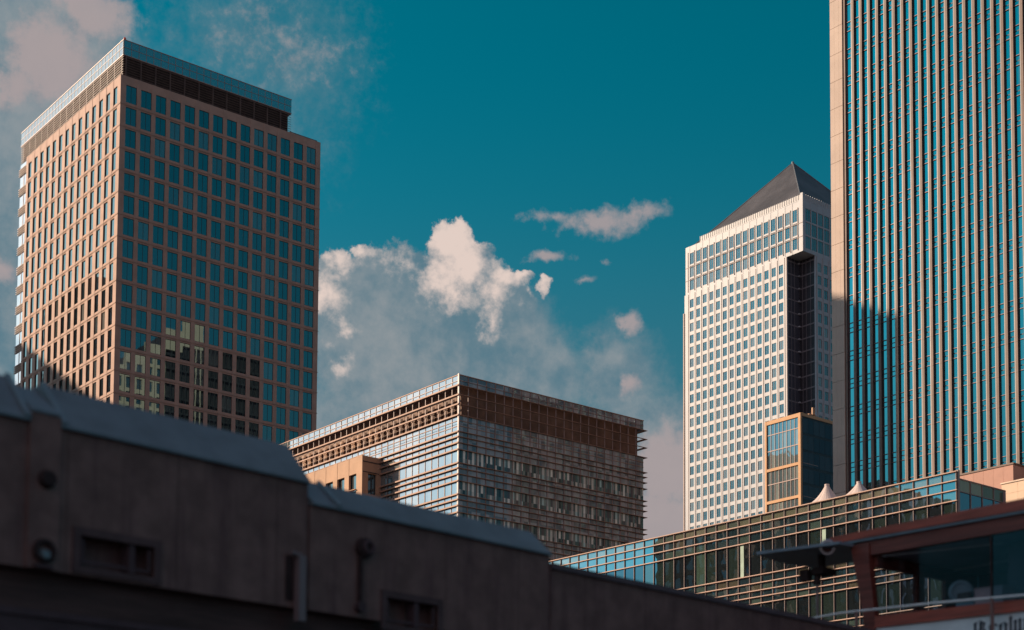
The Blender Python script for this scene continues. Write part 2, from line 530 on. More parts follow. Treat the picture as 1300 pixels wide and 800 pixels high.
def mesh(name, mb, mats, off=(0, 0, 0), smooth=False):
    me = bpy.data.meshes.new(name)
    me.from_pydata([(v[0] - off[0], v[1] - off[1], v[2] - off[2]) for v in mb.v], [], mb.f)
    mats = mats if isinstance(mats, (list, tuple)) else [mats]
    for q in mats:
        me.materials.append(q)
    me.polygons.foreach_set('material_index', mb.mi)
    at = me.attributes.new('rnd', 'FLOAT', 'FACE')
    at.data.foreach_set('value', mb.r)
    if smooth:
        me.polygons.foreach_set('use_smooth', [True] * len(mb.f))
    me.update()
    return me


def part(name, mb, mats, parent, root=None, label=None, stuff=False, smooth=False):
    """a mesh in eye-relative coordinates, as a child of its thing (or of a part of it)"""
    root = root or parent
    o = bpy.data.objects.new(name, mesh(name, mb, mats, BASE[root], smooth))
    C.objects.link(o)
    o.parent = parent
    if label:
        o['label'] = label
    if stuff:
        o['kind'] = 'stuff'
    return o


def place(name, me, parent, loc, rz=0., local=False):
    o = bpy.data.objects.new(name, me)
    C.objects.link(o)
    o.parent = parent
    o.location = loc if local else Vector(loc) - BASE[parent]
    o.rotation_euler = (0, 0, rz)
    return o


class Wall:
    """a facade frame: u along the wall, d inwards, z up"""
    def __init__(s, ox, oy, u, d):
        s.o, s.u, s.d = (ox, oy), u, d

    def xy(s, u, d):
        return s.o[0] + s.u[0] * u + s.d[0] * d, s.o[1] + s.u[1] * u + s.d[1] * d

    def box(s, mb, u0, u1, d0, d1, z0, z1, mi=0):
        a, b = s.xy(u0, d0), s.xy(u1, d1)
        mb.box(a[0], b[0], a[1], b[1], z0, z1, mi)

    def quad(s, mb, u0, u1, d, z0, z1, mi=0, r=None):
        a, b = s.xy(u0, d), s.xy(u1, d)
        mb.face([(a[0], a[1], z0), (b[0], b[1], z0), (b[0], b[1], z1), (a[0], a[1], z1)], mi, r)


def grid_wall(mb, w, cols, width, rows, height, u0, u1, z0, z1, depth, back=.02):
    us = [u0]
    for c in cols:
        us += [c, c + width]
    us.append(u1)
    for i in range(0, len(us), 2):
        if us[i + 1] - us[i] > .01:
            w.box(mb, us[i], us[i + 1], 0, depth, z0, z1)
    zs = [z0]
    for r in sorted(rows):
        zs += [r, r + height]
    zs.append(z1)
    for c in cols:
        for i in range(0, len(zs), 2):
            if zs[i + 1] - zs[i] > .01:
                w.box(mb, c, c + width, back, depth, zs[i], zs[i + 1])


def window_meshes(width, height, depth, mull, bar):
    p = MB()
    p.face([(0, depth, 0), (width, depth, 0), (width, depth, height), (0, depth, height)], 0, 0)
    f = MB()
    d0, d1 = depth - .07, depth + .03
    f.box(0, bar, d0, d1, 0, height)
    f.box(width - bar, width, d0, d1, 0, height)
    f.box(bar, width - bar, d0, d1, 0, bar)
    f.box(bar, width - bar, d0, d1, height - bar, height)
    for q in mull:
        f.box(width * q - bar * .4, width * q + bar * .4, d0 + .01, d1, bar, height - bar)
    return p, f


def visible(p):
    u, v, z = proj(p)
    lim = 475 + .247 * u if u < 395 else (560 + .2 * u * 0 + 617 - 560 + (u - 397) * .215 if u < 700 else 715 + (u - 700) * .22)
    return -5 < u < 1305 and -5 < v < lim, u, v


def put_windows(root, sets, gl, frm, name='window', most=100):
    """sets: (wall, cols, width, rows, height, depth, mullions, bar). The 100 that show largest are parts, the rest one part."""
    cand = []
    for k, (w, cols, width, rows, height, depth, mull, bar) in enumerate(sets):
        for c in cols:
            for r in rows:
                q = []
                for (uu, zz) in ((c, r), (c + width, r), (c + width, r + height)):
                    x, y = w.xy(uu, 0)
                    q.append(proj((x, y, zz)))
                area = abs((q[1][0] - q[0][0]) * (q[2][1] - q[1][1]))
                x, y = w.xy(c + width / 2, 0)
                vis = visible((x, y, r + height / 2))[0]
                cand.append((area if vis else 0, k, c, r))
    cand.sort(key=lambda t: -t[0])
    meshes = []
    for (w, cols, width, rows, height, depth, mull, bar) in sets:
        p, f = window_meshes(width, height, depth, mull, bar)
        meshes.append((mesh(name, p, gl), mesh('frame', f, frm)))
    rest = MB()
    for i, (a, k, c, r) in enumerate(cand):
        w, cols, width, rows, height, depth, mull, bar = sets[k]
        if i < most and a > 0:
            x, y = w.xy(c, 0)
            o = place(name, meshes[k][0], root, (x, y, r), math.atan2(w.u[1], w.u[0]))
            place('frame', meshes[k][1], o, (0, 0, 0), 0, True)
        else:
            w.quad(rest, c, c + width, depth, r, r + height)
            for (a0, a1) in ((c, c + bar), (c + width - bar, c + width)):
                w.box(rest, a0, a1, depth - .07, depth - .01, r, r + height, 1)
            for q in mull:
                w.box(rest, c + width * q - bar * .4, c + width * q + bar * .4, depth - .06, depth - .01, r, r + height, 1)
            for (a0, a1) in ((r, r + bar), (r + height - bar, r + height)):
                w.box(rest, c + bar, c + width - bar, depth - .07, depth - .01, a0, a1, 1)
    if rest.f:
        part(name, rest, [gl, frm], root, stuff=True)


ZG = -CZ                                     # the quay, relative to the eye

# ------------------------------------------------------------------ setting: ground, dock, water
def structure(name, mb, mats):
    o = bpy.data.objects.new(name, mesh(name, mb, mats, (0, 0, -CZ)))
    C.objects.link(o)
    o['kind'] = 'structure'
    return o


GROUND = mat('grey paving', (.10, .095, .095), .85, var=.15, scale=.2)
WATER = mat('dock water', (.010, .020, .022), .06, var=.2, scale=.3, spec=.6, bump=.4)
DX0, DX1, DY0, DY1 = 5, 104, 9, 66
g = MB()
R = 9000
g.face([(-R, -R, ZG), (R, -R, ZG), (R, DY0, ZG), (-R, DY0, ZG)])
g.face([(-R, DY1, ZG), (R, DY1, ZG), (R, R, ZG), (-R, R, ZG)])
g.face([(-R, DY0, ZG), (DX0, DY0, ZG), (DX0, DY1, ZG), (-R, DY1, ZG)])
g.face([(DX1, DY0, ZG), (R, DY0, ZG), (R, DY1, ZG), (DX1, DY1, ZG)])
structure('ground', g, GROUND)
g = MB()
for (x0, x1, y0, y1) in ((DX0, DX1, DY0 - .5, DY0 - .002), (DX0, DX1, DY1 + .002, DY1 + .5), (DX0 - .5, DX0 - .002, DY0 - .5, DY1 + .5), (DX1 + .002, DX1 + .5, DY0 - .5, DY1 + .5)):
    g.box(x0, x1, y0, y1, ZG - 6, ZG - .004)
structure('dock_wall', g, GIRDL)
g = MB()
g.face([(DX0, DY0, ZG - 1.6), (DX1, DY0, ZG - 1.6), (DX1, DY1, ZG - 1.6), (DX0, DY1, ZG - 1.6)])
structure('water', g, WATER)

# ------------------------------------------------------------------ brown stone tower on the left
LX, LY, LX1, LY1 = 120.13, 264.52, 163.65, 309.5
LT = thing('office_tower', 'pink brown stone office tower with square windows, dark louvred top storey and glass parapet', 'tower', LX, LY)
wy = Wall(LX, LY, (1, 0), (0, 1))                       # the shaded face
wx = Wall(LX, LY1, (0, -1), (1, 0))                     # the sunlit face, u runs towards the near corner
colsY = [121.25 - LX + 3.013 * i for i in range(14)]
colsX = [LY1 - 308.45 + 3.14 * i for i in range(14)]
rows = [143.62 - 3.32 - 4.21 * i for i in range(34)]
mb = MB()
grid_wall(mb, wy, colsY, 2.15, rows, 3.32, .47, LX1 - LX, ZG, 145.3, .45, .05)
grid_wall(mb, wx, colsX, 1.72, rows, 3.32, 0, LY1 - LY, ZG, 145.3, .47, .05)
mb.box(LX + .5, LX1 - .002, LY + .5, LY1, ZG, 145.29)
part('wall', mb, STONE, LT)
for r in rows[:16]:                                      # a slim ledge on every storey
    mb = MB()
    wy.box(mb, -.07, LX1 - LX + .10, -.07, -.002, r - .58, r - .46)
    wx.box(mb, 0, LY1 - LY + .002, -.07, -.002, r - .58, r - .46)
    part('ledge', mb, STONE_D, LT)
put_windows(LT, [(wy, colsY, 2.15, rows, 3.32, .17, (.5,), .05), (wx, colsX, 1.72, rows, 3.32, .20, (), .05)], G_LT, FRAME)
mb = MB()                                                # glazed bay at the far end of the sunlit face
mb.box(LX + .35, LX + 12, LY1 + .002, 313.6, ZG, 145.0)
bay = part('corner_bay', mb, G_BAY, LT)
mb = MB()
for i in range(30):
    z = 143.9 - 4.21 * i
    for dz_ in (0, -.45, -.9, -1.35):
        mb.box(LX + .12, LX + .345, LY1 + .01, 313.9, z + dz_ - .045, z + dz_ + .045)
    mb.box(LX + .28, LX + .345, 311.5, 311.62, z - 4.1, z - 1.5)
part('sunshade', mb, mat('pale bay sunshade', (.62, .50, .44), .6), bay, LT)
mb = MB()                                                # louvred plant storey
ux, uy, ux1, uy1 = LX + .4, LY + .02, 156.7, 313.7
mb.box(ux + .5, ux1 - .5, uy + .5, uy1 - .2, 145.31, 149.2)
lv = part('plant_storey', mb, mat('dark louvre backing', (.07, .05, .05), .7, var=.3), LT)
mb = MB()
for i in range(8):
    z = 145.45 + .475 * i
    mb.prism([(ux, z), (ux + .45, z + .25), (ux + .45, z + .29), (ux, z + .10)], uy, uy1, 'y')
    mb.prism([(uy, z), (uy + .45, z + .25), (uy + .45, z + .29), (uy, z + .10)], ux + .47, ux1, 'x')
for i in range(16):
    mb.box(ux + .04, ux + .47, uy + .6 + 3.14 * i, uy + .72 + 3.14 * i, 145.32, 149.19)
for i in range(12):
    mb.box(ux + .6 + 3.013 * i, ux + .72 + 3.013 * i, uy + .04, uy + .47, 145.32, 149.19)
part('louvre', mb, LOUVRE, lv, LT)
mb = MB()
mb.box(ux, ux1, uy, uy1, 149.25, 152.0)
pg = part('parapet', mb, G_CR, LT)
mb = MB()
mb.box(ux - .06, ux1 + .06, uy - .06, uy1 + .06, 152.002, 152.14)
mb.box(ux - .05, ux1 + .05, uy - .05, uy1 + .05, 149.1, 149.248)
for i in range(31):
    y = uy + 1.57 * i + .1
    mb.box(ux - .04, ux - .002, y, y + .07, 149.26, 151.99)
for i in range(24):
    x = ux + 1.5 * i + .1
    mb.box(x, x + .07, uy - .04, uy - .002, 149.26, 151.99)
mb.box(ux - .04, ux - .003, uy, uy1, 150.6, 150.68)
mb.box(ux, ux1, uy - .04, uy - .003, 150.6, 150.68)
part('glazing_bar', mb, MULL, pg, LT)
mb = MB()
mb.tube((ux + .35, uy + .3, 152.14), (ux + .35, uy + .3, 152.5), .28, .24)
mb.tube((ux + .35, uy + .3, 152.5), (ux + .35, uy + .3, 152.72), .24, .1)
part('beacon', mb, RED, LT)
mb = MB()
mb.box(ux1 + .3, LX1 - .3, LY + .8, LY1 - 1, 145.31, 145.9)
part('roof', mb, ROOFM, LT)

# ------------------------------------------------------------------ low glass block with sunshades
MX, MY, MX1, MY1 = 115.34, 152.95, 147.2, 197.0
MBK = thing('office_block', 'flat topped low glass office block banded by many thin horizontal terracotta sunshades', 'office block', MX, MY)
mx = Wall(MX, MY1, (0, -1), (1, 0))
my = Wall(MX, MY, (1, 0), (0, 1))
LXU, LYU = MY1 - MY, MX1 - MX
mb = MB()
mb.box(MX + .9, MX1 - .3, MY + .9, MY1 - .1, ZG, 60.3)
part('core', mb, BROWNP, MBK)
mb = MB()
mb.box(MX + 1, MX1 - 1, MY + 1, MY1 - 1, 60.31, 60.5)
part('roof', mb, ROOFM, MBK)
fins = [59.1, 57.88, 56.69, 55.31]
bands = [(59.16, 60.4, 'p'), (54.25, 55.25, 's'), (53.28, 54.2, 's')]
z = 53.22
while z > 5:
    f4 = [z, z - .66, z - 1.42, z - 2.28]
    fins += f4
    for a, b in zip(f4[:-1], f4[1:]):
        bands.append((b + .06, a - .06, 's'))
    bands.append((z - 3.93 + .06, z - 2.28 - .06, 'v'))
    z -= 3.97
for (z0, z1, k) in bands:
    mb = MB()
    n = 31
    for i in range(n):
        mx.quad(mb, i * LXU / n, (i + 1) * LXU / n, .02, z0 - .05, z1 + .05, 0)
    n = 22
    for i in range(n):
        my.quad(mb, .02 + i * (LYU - .02) / n, .02 + (i + 1) * (LYU - .02) / n, .02, z0 - .05, z1 + .05, 1)
    mb.box(MX1 - .06, MX1 - .03, MY + .05, MY1, z0 - .05, z1 + .05, 1)
    part('glass_band', mb, [G_MBX, G_MBY if k == 'v' else G_MBS], MBK)
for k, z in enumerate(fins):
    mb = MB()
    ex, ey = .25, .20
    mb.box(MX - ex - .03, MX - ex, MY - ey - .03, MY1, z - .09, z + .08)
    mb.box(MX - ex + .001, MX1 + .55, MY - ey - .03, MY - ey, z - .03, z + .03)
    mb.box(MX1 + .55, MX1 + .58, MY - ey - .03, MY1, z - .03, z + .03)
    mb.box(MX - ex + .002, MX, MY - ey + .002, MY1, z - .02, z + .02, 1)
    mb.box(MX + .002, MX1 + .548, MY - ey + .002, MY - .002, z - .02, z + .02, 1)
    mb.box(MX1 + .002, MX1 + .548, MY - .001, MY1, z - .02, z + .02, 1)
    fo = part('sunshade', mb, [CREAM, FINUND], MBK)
for z in (59.72, 54.62, 53.95):
    mb = MB()
    mb.box(MX - .05, MX - .002, MY - .05, MY1, z - .035, z + .035)
    mb.box(MX, MX1, MY - .05, MY - .002, z - .035, z + .035)
    part('transom', mb, CREAM if z < 59 else MULL, MBK)
for i in range(1, 31):                                    # posts and mullions
    u = i * LXU / 31
    mb = MB()
    mx.box(mb, u - .045, u + .045, -.04, .015, ZG, 60.38)
    part('mullion', mb, MULL, MBK)
for i in range(1, 22):
    u = i * LYU / 22
    mb = MB()
    my.box(mb, u - .05, u + .05, -.05, .015, ZG, 60.38)
    part('mullion', mb, MULL, MBK)
for i in range(31):
    mb = MB()
    u = (i + .5) * LXU / 31
    mx.box(mb, u - .45, u + .38, .62, .7, 55.4, 56.6)
    mx.box(mb, u - .5, u + .3, .6, .7, 56.75, 57.8)
    part('recess_panel', mb, TAN if i < 18 and i % 3 else BROWNP, MBK)
mb = MB()
mb.box(MX - .14, MX - .001, MY - .14, MY + .1, ZG, 60.55)
part('corner_post', mb, mat('pale corner post', (.7, .6, .55), .5), MBK)
mb = MB()
mb.box(MX - .05, MX1 + .05, MY - .06, MY - .002, 60.4, 60.5)
mb.box(MX - .06, MX - .002, MY + .11, MY1, 60.4, 60.5)
part('coping', mb, CREAM, MBK)

# ------------------------------------------------------------------ stone block in front of it
BX, BY = 112.34, 170.05
SB = thing('stone_building', 'plain tan stone block with small windows jutting from the sunshaded office block', 'building', BX, BY)
bx = Wall(BX, 192.0, (0, -1), (1, 0))
by = Wall(BX, BY, (1, 0), (0, 1))
cX = [192 - 173.25 - 2.87 * i for i in range(6)][::-1]
rX = [48.1 - 4.03 * i for i in range(11)]
mb = MB()
grid_wall(mb, bx, cX, 1.82, rX, 2.85, 0, 21.95, ZG, 53.16, .42, .03)
grid_wall(mb, by, [.95], 1.35, rX, 2.75, .43, 2.98, ZG, 53.14, .40, .03)
mb.box(BX + .45, 115.3, BY + .45, 192, ZG, 53.12)
part('wall', mb, TAN, SB)
put_windows(SB, [(bx, cX, 1.82, rX, 2.85, .38, (.33,), .06), (by, [.95], 1.35, rX, 2.75, .36, (.5,), .06)], G_LT, FRAME)
mb = MB()
by.box(mb, .0, 2.98, -.04, -.002, 50.95, 51.05)
by.box(mb, .0, 2.98, -.04, -.002, 52.3, 52.42)
part('string_course', mb, DARKP, SB)
mb = MB()
bx.box(mb, cX[-1], cX[-1] + 1.82, -.25, .2, 48.75, 48.83)
part('awning', mb, ORST, SB)

# ------------------------------------------------------------------ pale skyscraper with the pyramid
KX, KY, KX1, KY1 = 350.1, 296.13, 398.5, 344.75
CT = thing('skyscraper', 'tall pale steel clad skyscraper with a grey pyramid roof', 'skyscraper', KX, KY)
kx = Wall(KX, 344.9, (0, -1), (1, 0))
c1 = [344.9 - 342.6 + 2.86 * i for i in range(14)]
r1 = [178.37 - 2.72 - 3.86 * i for i in range(44)]
mb = MB()
grid_wall(mb, kx, c1, 1.72, r1, 2.72, 0, 344.9 - 302.25, ZG, 180.3, .40, .04)
ky = Wall(355.8, KY, (1, 0), (0, 1))
c2 = [1.15 + 2.86 * i for i in range(14)]
grid_wall(mb, ky, c2, 1.72, r1, 2.72, 0, 42.7, ZG, 180.3, .40, .04)
mb.prism([(KX + .45, 344.8), (KX + .45, 302.6), (356.1, 302.6), (356.1, KY + .45), (KX1, KY + .45), (KX1, 344.8)], ZG, 180.28, 'z')
part('wall', mb, WHITE_C, CT)
mb = MB()                                                 # thin ribs beside each window column
for c in c1 + [c1[-1] + 2.86]:
    kx.box(mb, c - .62, c - .50, -.10, -.002, ZG, 180.2)
kx.box(mb, -.45, -.003, -.2, 1.5, ZG, 174.5)
kx.box(mb, 42.5, 42.66, -.10, -.002, ZG, 180.2)
for c in c2:
    ky.box(mb, c - .62, c - .50, -.10, -.002, ZG, 180.2)
part('rib', mb, RIB, CT)
mb = MB()                                                 # recessed dark corner
mb.box(KX + .42, 355.78, 302.26, 302.59, ZG, 180.2)
mb.box(355.82, 356.09, KY + .42, 302.24, ZG, 180.2, 1)
nk = part('corner_notch', mb, [G_CTD, DARKP], CT)
mb = MB()
for i in range(46):
    z = 179.0 - 3.86 * i
    mb.box(KX + .45, 355.7, 302.20, 302.25, z, z + .4)
    mb.box(355.73, 355.815, KY + .5, 302.15, z, z + .4)
    mb.box(354.9, 355.4, 301.6, 302.15, z + .05, z + .45, 1)
for q in (351.9, 353.4):
    mb.box(q, q + .12, 302.14, 302.25, ZG, 180)
for q in (297.9, 299.6, 301.0):
    mb.box(355.71, 355.815, q, q + .12, ZG, 180)
part('notch_band', mb, [NOTCH, WHITE_C], nk, CT)
mb = MB()                                                 # upper storeys
ku = Wall(KX + .15, 344.55, (0, -1), (1, 0))
kv = Wall(KX + .15, KY, (1, 0), (0, 1))
LU = 344.55 - KY
c3 = [344.55 - 342.7 + 2.838 * i for i in range(16)] + [46.9]
r3 = [193.6 - 3.72 - 4.2 * i for i in range(3)]
c3 = c3[:16]
grid_wall(mb, ku, c3, 2.45, r3, 3.72, 0, LU, 180.31, 195.9, .40, .06)
grid_wall(mb, kv, [1.2 + 2.86 * i for i in range(16)], 2.45, r3, 3.72, .41, 48.2, 180.31, 195.9, .40, .06)
mb.box(KX + .58, KX1, KY + .45, 344.5, 180.31, 195.88)
ut = part('upper_storeys', mb, WHITE_C, CT)
mb = MB()
ku.box(mb, 6.3, LU, .02, .6, 195.9, 196.1, 0)
kv.box(mb, .61, 48.2, .02, .6, 195.9, 196.1, 0)
for i in range(48):
    u = 6.35 + i * (LU - 6.4) / 47
    ku.box(mb, u - .06, u + .06, .02, .3, 196.1, 197.85, 0)
for i in range(47):
    u = .7 + i * 1.0
    kv.box(mb, u - .06, u + .06, .02, .3, 196.1, 197.85, 0)
ku.box(mb, 6.3, LU, .12, .2, 196.1, 197.7, 1)
kv.box(mb, .3, 48.2, .12, .2, 196.1, 197.7, 1)
ku.box(mb, LU - .9, LU, .0, .9, 196.1, 198.1, 0)
part('parapet', mb, [WHITE_C, mat('pale screen panel', (.42, .42, .42), .5)], CT)
mb = MB()
for i in range(17):
    u = 1.1 + 2.838 * i
    ku.box(mb, u - .09, u + .09, -.12, -.002, 181, 194)
for z in (184.7, 188.9):
    ku.box(mb, 0, LU, -.08, -.003, z + .05, z + .2)
part('rib', mb, RIB, CT)
put_windows(CT, [(kx, c1, 1.72, r1, 2.72, .18, (.45,), .05), (ku, c3, 2.45, r3, 3.72, .18, (.33, .66), .05),
                 (ky, c2, 1.72, r1, 2.72, .18, (.5,), .05), (kv, [1.2 + 2.86 * i for i in range(16)], 2.45, r3, 3.72, .18, (.33, .66), .05)], G_CT, MULL)
mb = MB()
b = [(KX + 1.5, KY + 1.5, 196), (KX1 - 1.5, KY + 1.5, 196), (KX1 - 1.5, 343.2, 196), (KX + 1.5, 343.2, 196)]
ap = (374.3, 320.4, 222.6)
N = 14
for i in range(4):
    p, q = Vector(b[i]), Vector(b[(i + 1) % 4])
    A = Vector(ap)
    for k in range(N):                                    # stepped courses of overlapping panels
        t0, t1 = k / N, (k + 1) / N
        mb.face([p.lerp(A, t0), q.lerp(A, t0), q.lerp(A, t1), p.lerp(A, t1)])
pyr = part('pyramid_roof', mb, PYR, CT)
mb = MB()
for i in range(4):
    mb.tube(b[i], ap, .22, .18, 6)
mb.tube((ap[0], ap[1], 222.0), (ap[0], ap[1], 222.9), .5, .4, 8)
part('ridge', mb, mat('pyramid ridge', (.20, .21, .22), .4, metal=.4), pyr, CT)

# ------------------------------------------------------------------ small framed glass block before it
FX, FY, FX1, FY1 = 274.43, 233.11, 290.0, 244.0
FB = thing('glass_pavilion', 'small glass fronted block framed in orange stone at the foot of the pyramid skyscraper', 'building', FX, FY)
fx = Wall(FX, FY1, (0, -1), (1, 0))
FL = FY1 - FY
mb = MB()
mb.box(FX + .5, FX1, FY + .1, FY1, ZG, 103.2)
part('side_wall', mb, DARKP, FB)
mb = MB()
for i in range(7):
    for k in range(24):
        x = FX + .8 + i * 2.0
        mb.face([(x, FY + .07, 98.9 - 3.9 * k), (x + 1.9, FY + .07, 98.9 - 3.9 * k), (x + 1.9, FY + .07, 102.2 - 3.9 * k), (x, FY + .07, 102.2 - 3.9 * k)])
part('side_glazing', mb, G_SIDE, FB)
mb = MB()
fx.box(mb, 0, .54, 0, .6, ZG, 103.38)
fx.box(mb, FL - .74, FL, 0, .6, ZG, 103.38)
zz = [103.38, 91.92, 84.24, 72.2, 60, 48, 36, 24, 12]
for i, z in enumerate(zz):
    fx.box(mb, .54, FL - .74, .02, .6, z - (.9 if i == 0 else .66), z)
mb.box(FX + .6, FX1, FY - .02, FY + .098, 102.7, 103.45)
part('frame', mb, ORST, FB)
for i in range(len(zz) - 1):
    z1, z0 = zz[i] - (.9 if i == 0 else .66), zz[i + 1]
    cuts = [z1, 99.96, 96.12, z0] if i == 0 else [z1, (z1 + z0) / 2 + .4, z0]
    n = 8
    mb = MB()
    for j in range(len(cuts) - 1):
        for k in range(n):
            u0, u1 = .54 + k * (FL - 1.28) / n, .54 + (k + 1) * (FL - 1.28) / n
            fx.quad(mb, u0, u1, .3, cuts[j + 1], cuts[j])
    w = part('window', mb, G_BB, FB)
    mb = MB()
    for k in range(1, n):
        u = .54 + k * (FL - 1.28) / n
        fx.box(mb, u - .06, u + .06, .2, .295, z0, z1)
    for c in cuts[1:-1]:
        fx.box(mb, .54, FL - .74, .18, .298, c - .1, c + .1)
    part('glazing_bar', mb, MULL, w, FB)
mb = MB()
for z in (91.7, 83.9, 72):
    mb.box(FX + 1, FX + 6.2, FY + .04, FY + .098, z, z + .14)
part('rail', mb, MULL, FB)
mb = MB()
mb.box(FX + 5.5, FX + 8, FY + 2, FY + 4, 103.3, 104.6)
mb.box(FX + 6.3, FX + 7.2, FY + 1.6, FY + 1.98, 104.4, 106.1)
part('roof_plant', mb, TAN, FB)

# ------------------------------------------------------------------ tall tower with vertical fins on the right
RX, RY0, RY1, RX1 = 172.64, 92.0, 140.72, 222.0
RT = thing('fin_tower', 'tall teal glass tower striped by tan vertical fins with a pale stone corner column', 'tower', RX, RY1)
rx = Wall(RX, RY1, (0, -1), (1, 0))
RTOP = 132.8
mb = MB()
mb.box(RX + .75, RX + 18, RY0, RY1 - 1.0, ZG, 133)
mb.box(RX + 18.01, RX1, RY0, RY1 - 1.0, ZG, 144)
mb.box(RX + .6, RX + .75, RY0, RY1 - 2.3, ZG, 132.9)
part('core', mb, DARKP, RT)
mb = MB()
for i in range(36):                                       # stone panels of the corner column
    z1 = 123.9 - 4.0 * (i - 4)
    for (a, b_) in ((0, .78), (.795, 1.58), (1.595, 2.2)):
        rx.box(mb, a, b_, 0, .7, max(ZG, z1 - 3.95), min(RTOP, z1))
part('corner_column', mb, COLST, RT)
mb = MB()                                                 # sunlit far face, seen mirrored in the brown tower
ry = Wall(RX1, RY1, (-1, 0), (0, -1))
cN = [31.2 + 3.0 * i for i in range(6)]
rN = [138.0 - 2.9 - 4.0 * i for i in range(34)]
for k, (ua, ub, zt) in enumerate(((30.5, 36.6, 140.6), (36.61, 42.6, 137.0), (42.61, RX1 - RX - .71, 133.0))):
    grid_wall(mb, ry, cN[2 * k:2 * k + 2], 1.7, [q for q in rN if q < zt - 3.2], 2.9, ua, ub, ZG, zt, .5, .03)
for i in range(33):
    ry.box(mb, 0, 30.48, .1, .5, 142.6 - 4 * i, 143.2 - 4 * i, 1)
for i in range(20):
    ry.box(mb, i * 1.5, i * 1.5 + .3, .0, .1, ZG, 143.9, 0 if i in (13, 14) else 1)
ry.box(mb, 19, 25.4, -.02, .6, 142, 150)
ry.box(mb, 25.42, 30.48, -.02, .6, 140, 146)
part('back_wall', mb, [COLST, DARKP], RT)
mb = MB()
for c in cN:
    for r in rN:
        if r < (140.6, 140.6, 137, 137, 133, 133)[cN.index(c)] - 3.2:
            ry.quad(mb, c, c + 1.7, .4, r, r + 2.9)
part('back_window', mb, G_CITY, RT, stuff=True)
finy = [138.30 - 1.424 * i for i in range(33)]
for i in range(32):
    ya, yb = finy[i] - .02, finy[i + 1]
    mb = MB()
    for k in range(36):
        z1 = 140.06 - 4.0 * k
        rx.quad(mb, RY1 - ya, RY1 - yb, .40, z1 - 4, z1)
    wdw = part('window', mb, G_RT, RT)
    mb = MB()
    for k in range(36):
        z1 = 139.95 - 4.0 * k
        rx.box(mb, RY1 - ya + .31, RY1 - yb - .02, .27, .395, z1 - .07, z1)
        rx.box(mb, RY1 - ya + .31, RY1 - yb - .02, .27, .395, z1 - 1.43, z1 - 1.36)
        rx.box(mb, RY1 - ya + .31, RY1 - yb - .02, .38, .397, z1 - .80, z1 - .68, 1)
    rx.box(mb, RY1 - ya + .25, RY1 - ya + .31, .27, .398, 0, RTOP)
    part('spandrel_slat', mb, [BARM, DARKP], wdw, RT)
for i in range(33):
    ya = finy[i]
    mb = MB()
    w_ = .24 if i == 0 else .37
    rx.box(mb, RY1 - ya, RY1 - ya + w_, .07, .16, 50.0, RTOP)
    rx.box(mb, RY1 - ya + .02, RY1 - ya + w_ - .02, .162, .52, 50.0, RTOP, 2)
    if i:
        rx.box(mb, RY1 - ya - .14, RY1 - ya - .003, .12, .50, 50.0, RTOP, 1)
    part('fin', mb, [FIN, FINM, FINSHADE], RT)
mb = MB()
mb.box(RX - .3, RX + .5, RY0, RY1 - 2.2, ZG, 49.95)
part('base_wall', mb, FIN, RT)

# ------------------------------------------------------------------ podium, cream block
PD = thing('podium_building', 'plain pink stone podium wall under the fins of the tall teal tower', 'building', 165, 106.78)
pxw = Wall(165, 118, (0, -1), (1, 0))
mb = MB()
for i in range(8):
    u0, u1 = i * 1.4, min((i + 1) * 1.4 - .02, 11.2)
    pxw.box(mb, u0, u1, 0, .5, ZG, 48.35)
mb.box(165.02, 172.2, 106.80, 118, ZG, 48.33)
part('wall', mb, mat('pink podium stone', (.50, .29, .23), .75, var=.08, scale=.4), PD)
mb = MB()
mb.box(164.9, 172.3, 106.7, 118.1, 48.352, 48.55)
part('coping', mb, FIN, PD)
CB = thing('terrace_building', 'cream stone terrace block half hidden behind the red roof of the boat', 'building', 150, 84)
cw = Wall(150, 98.6, (0, -1), (1, 0))
mb = MB()
for i in range(7):
    for (z0, z1) in ((ZG, 36.8), (36.82, 39.3), (39.32, 40.78), (40.8, 41.95)):
        cw.box(mb, i * 2.05, i * 2.05 + 2.03, 0, .4, z0, z1)
mb.box(150.03, 160, 84.2, 98.58, ZG, 41.93)
part('wall', mb, mat('cream stone', (.74, .55, .40), .75, var=.06, scale=.5), CB)
mb = MB()
mb.box(149.9, 160.1, 84.1, 98.7, 41.952, 42.1)
part('coping', mb, mat('cream coping', (.76, .60, .47), .7), CB)

# ------------------------------------------------------------------ long glass building
K = 135 / 95
GX, GY, GY1 = 113.64, 79.16, 149.5
GS = thing('glass_building', 'long low glass building with thin pink horizontal fins between the dark wall and the boat', 'building', GX, GY)
gx = Wall(GX, GY1, (0, -1), (1, 0))
GL = GY1 - GY
mb = MB()
mb.box(GX + .6, GX + 22, GY + .7, GY1, ZG, 31.6)
part('core', mb, DARKP, GS)
lv_ = [33.75, 32.97, 32.12, 31.19, 27.85, 27.07, 26.33, 25.69, 25.04, 22.25, 21.45, 20.7, 20.0, 19.3, 16.5, 15.7, 14.9, 14.1, 13.3, 10, 9, 8, 7]
n = 47
step = 1.493
for a, b_ in zip(lv_[:-1], lv_[1:]):
    mb = MB()
    for i in range(n):
        gx.quad(mb, GL - (i + 1) * step, GL - i * step, .05, b_, a)
    part('glass_band', mb, G_GST if a > 33.5 else G_GSW if a - b_ > 1.5 else G_GS, GS)
for z in lv_:
    mb = MB()
    gx.box(mb, GL - n * step, GL + .12, -.16, .04, z - .042, z + .042)
    part('sunshade', mb, mat('pink sunshade', (.50, .325, .25), .6, var=.1, scale=.8), GS)
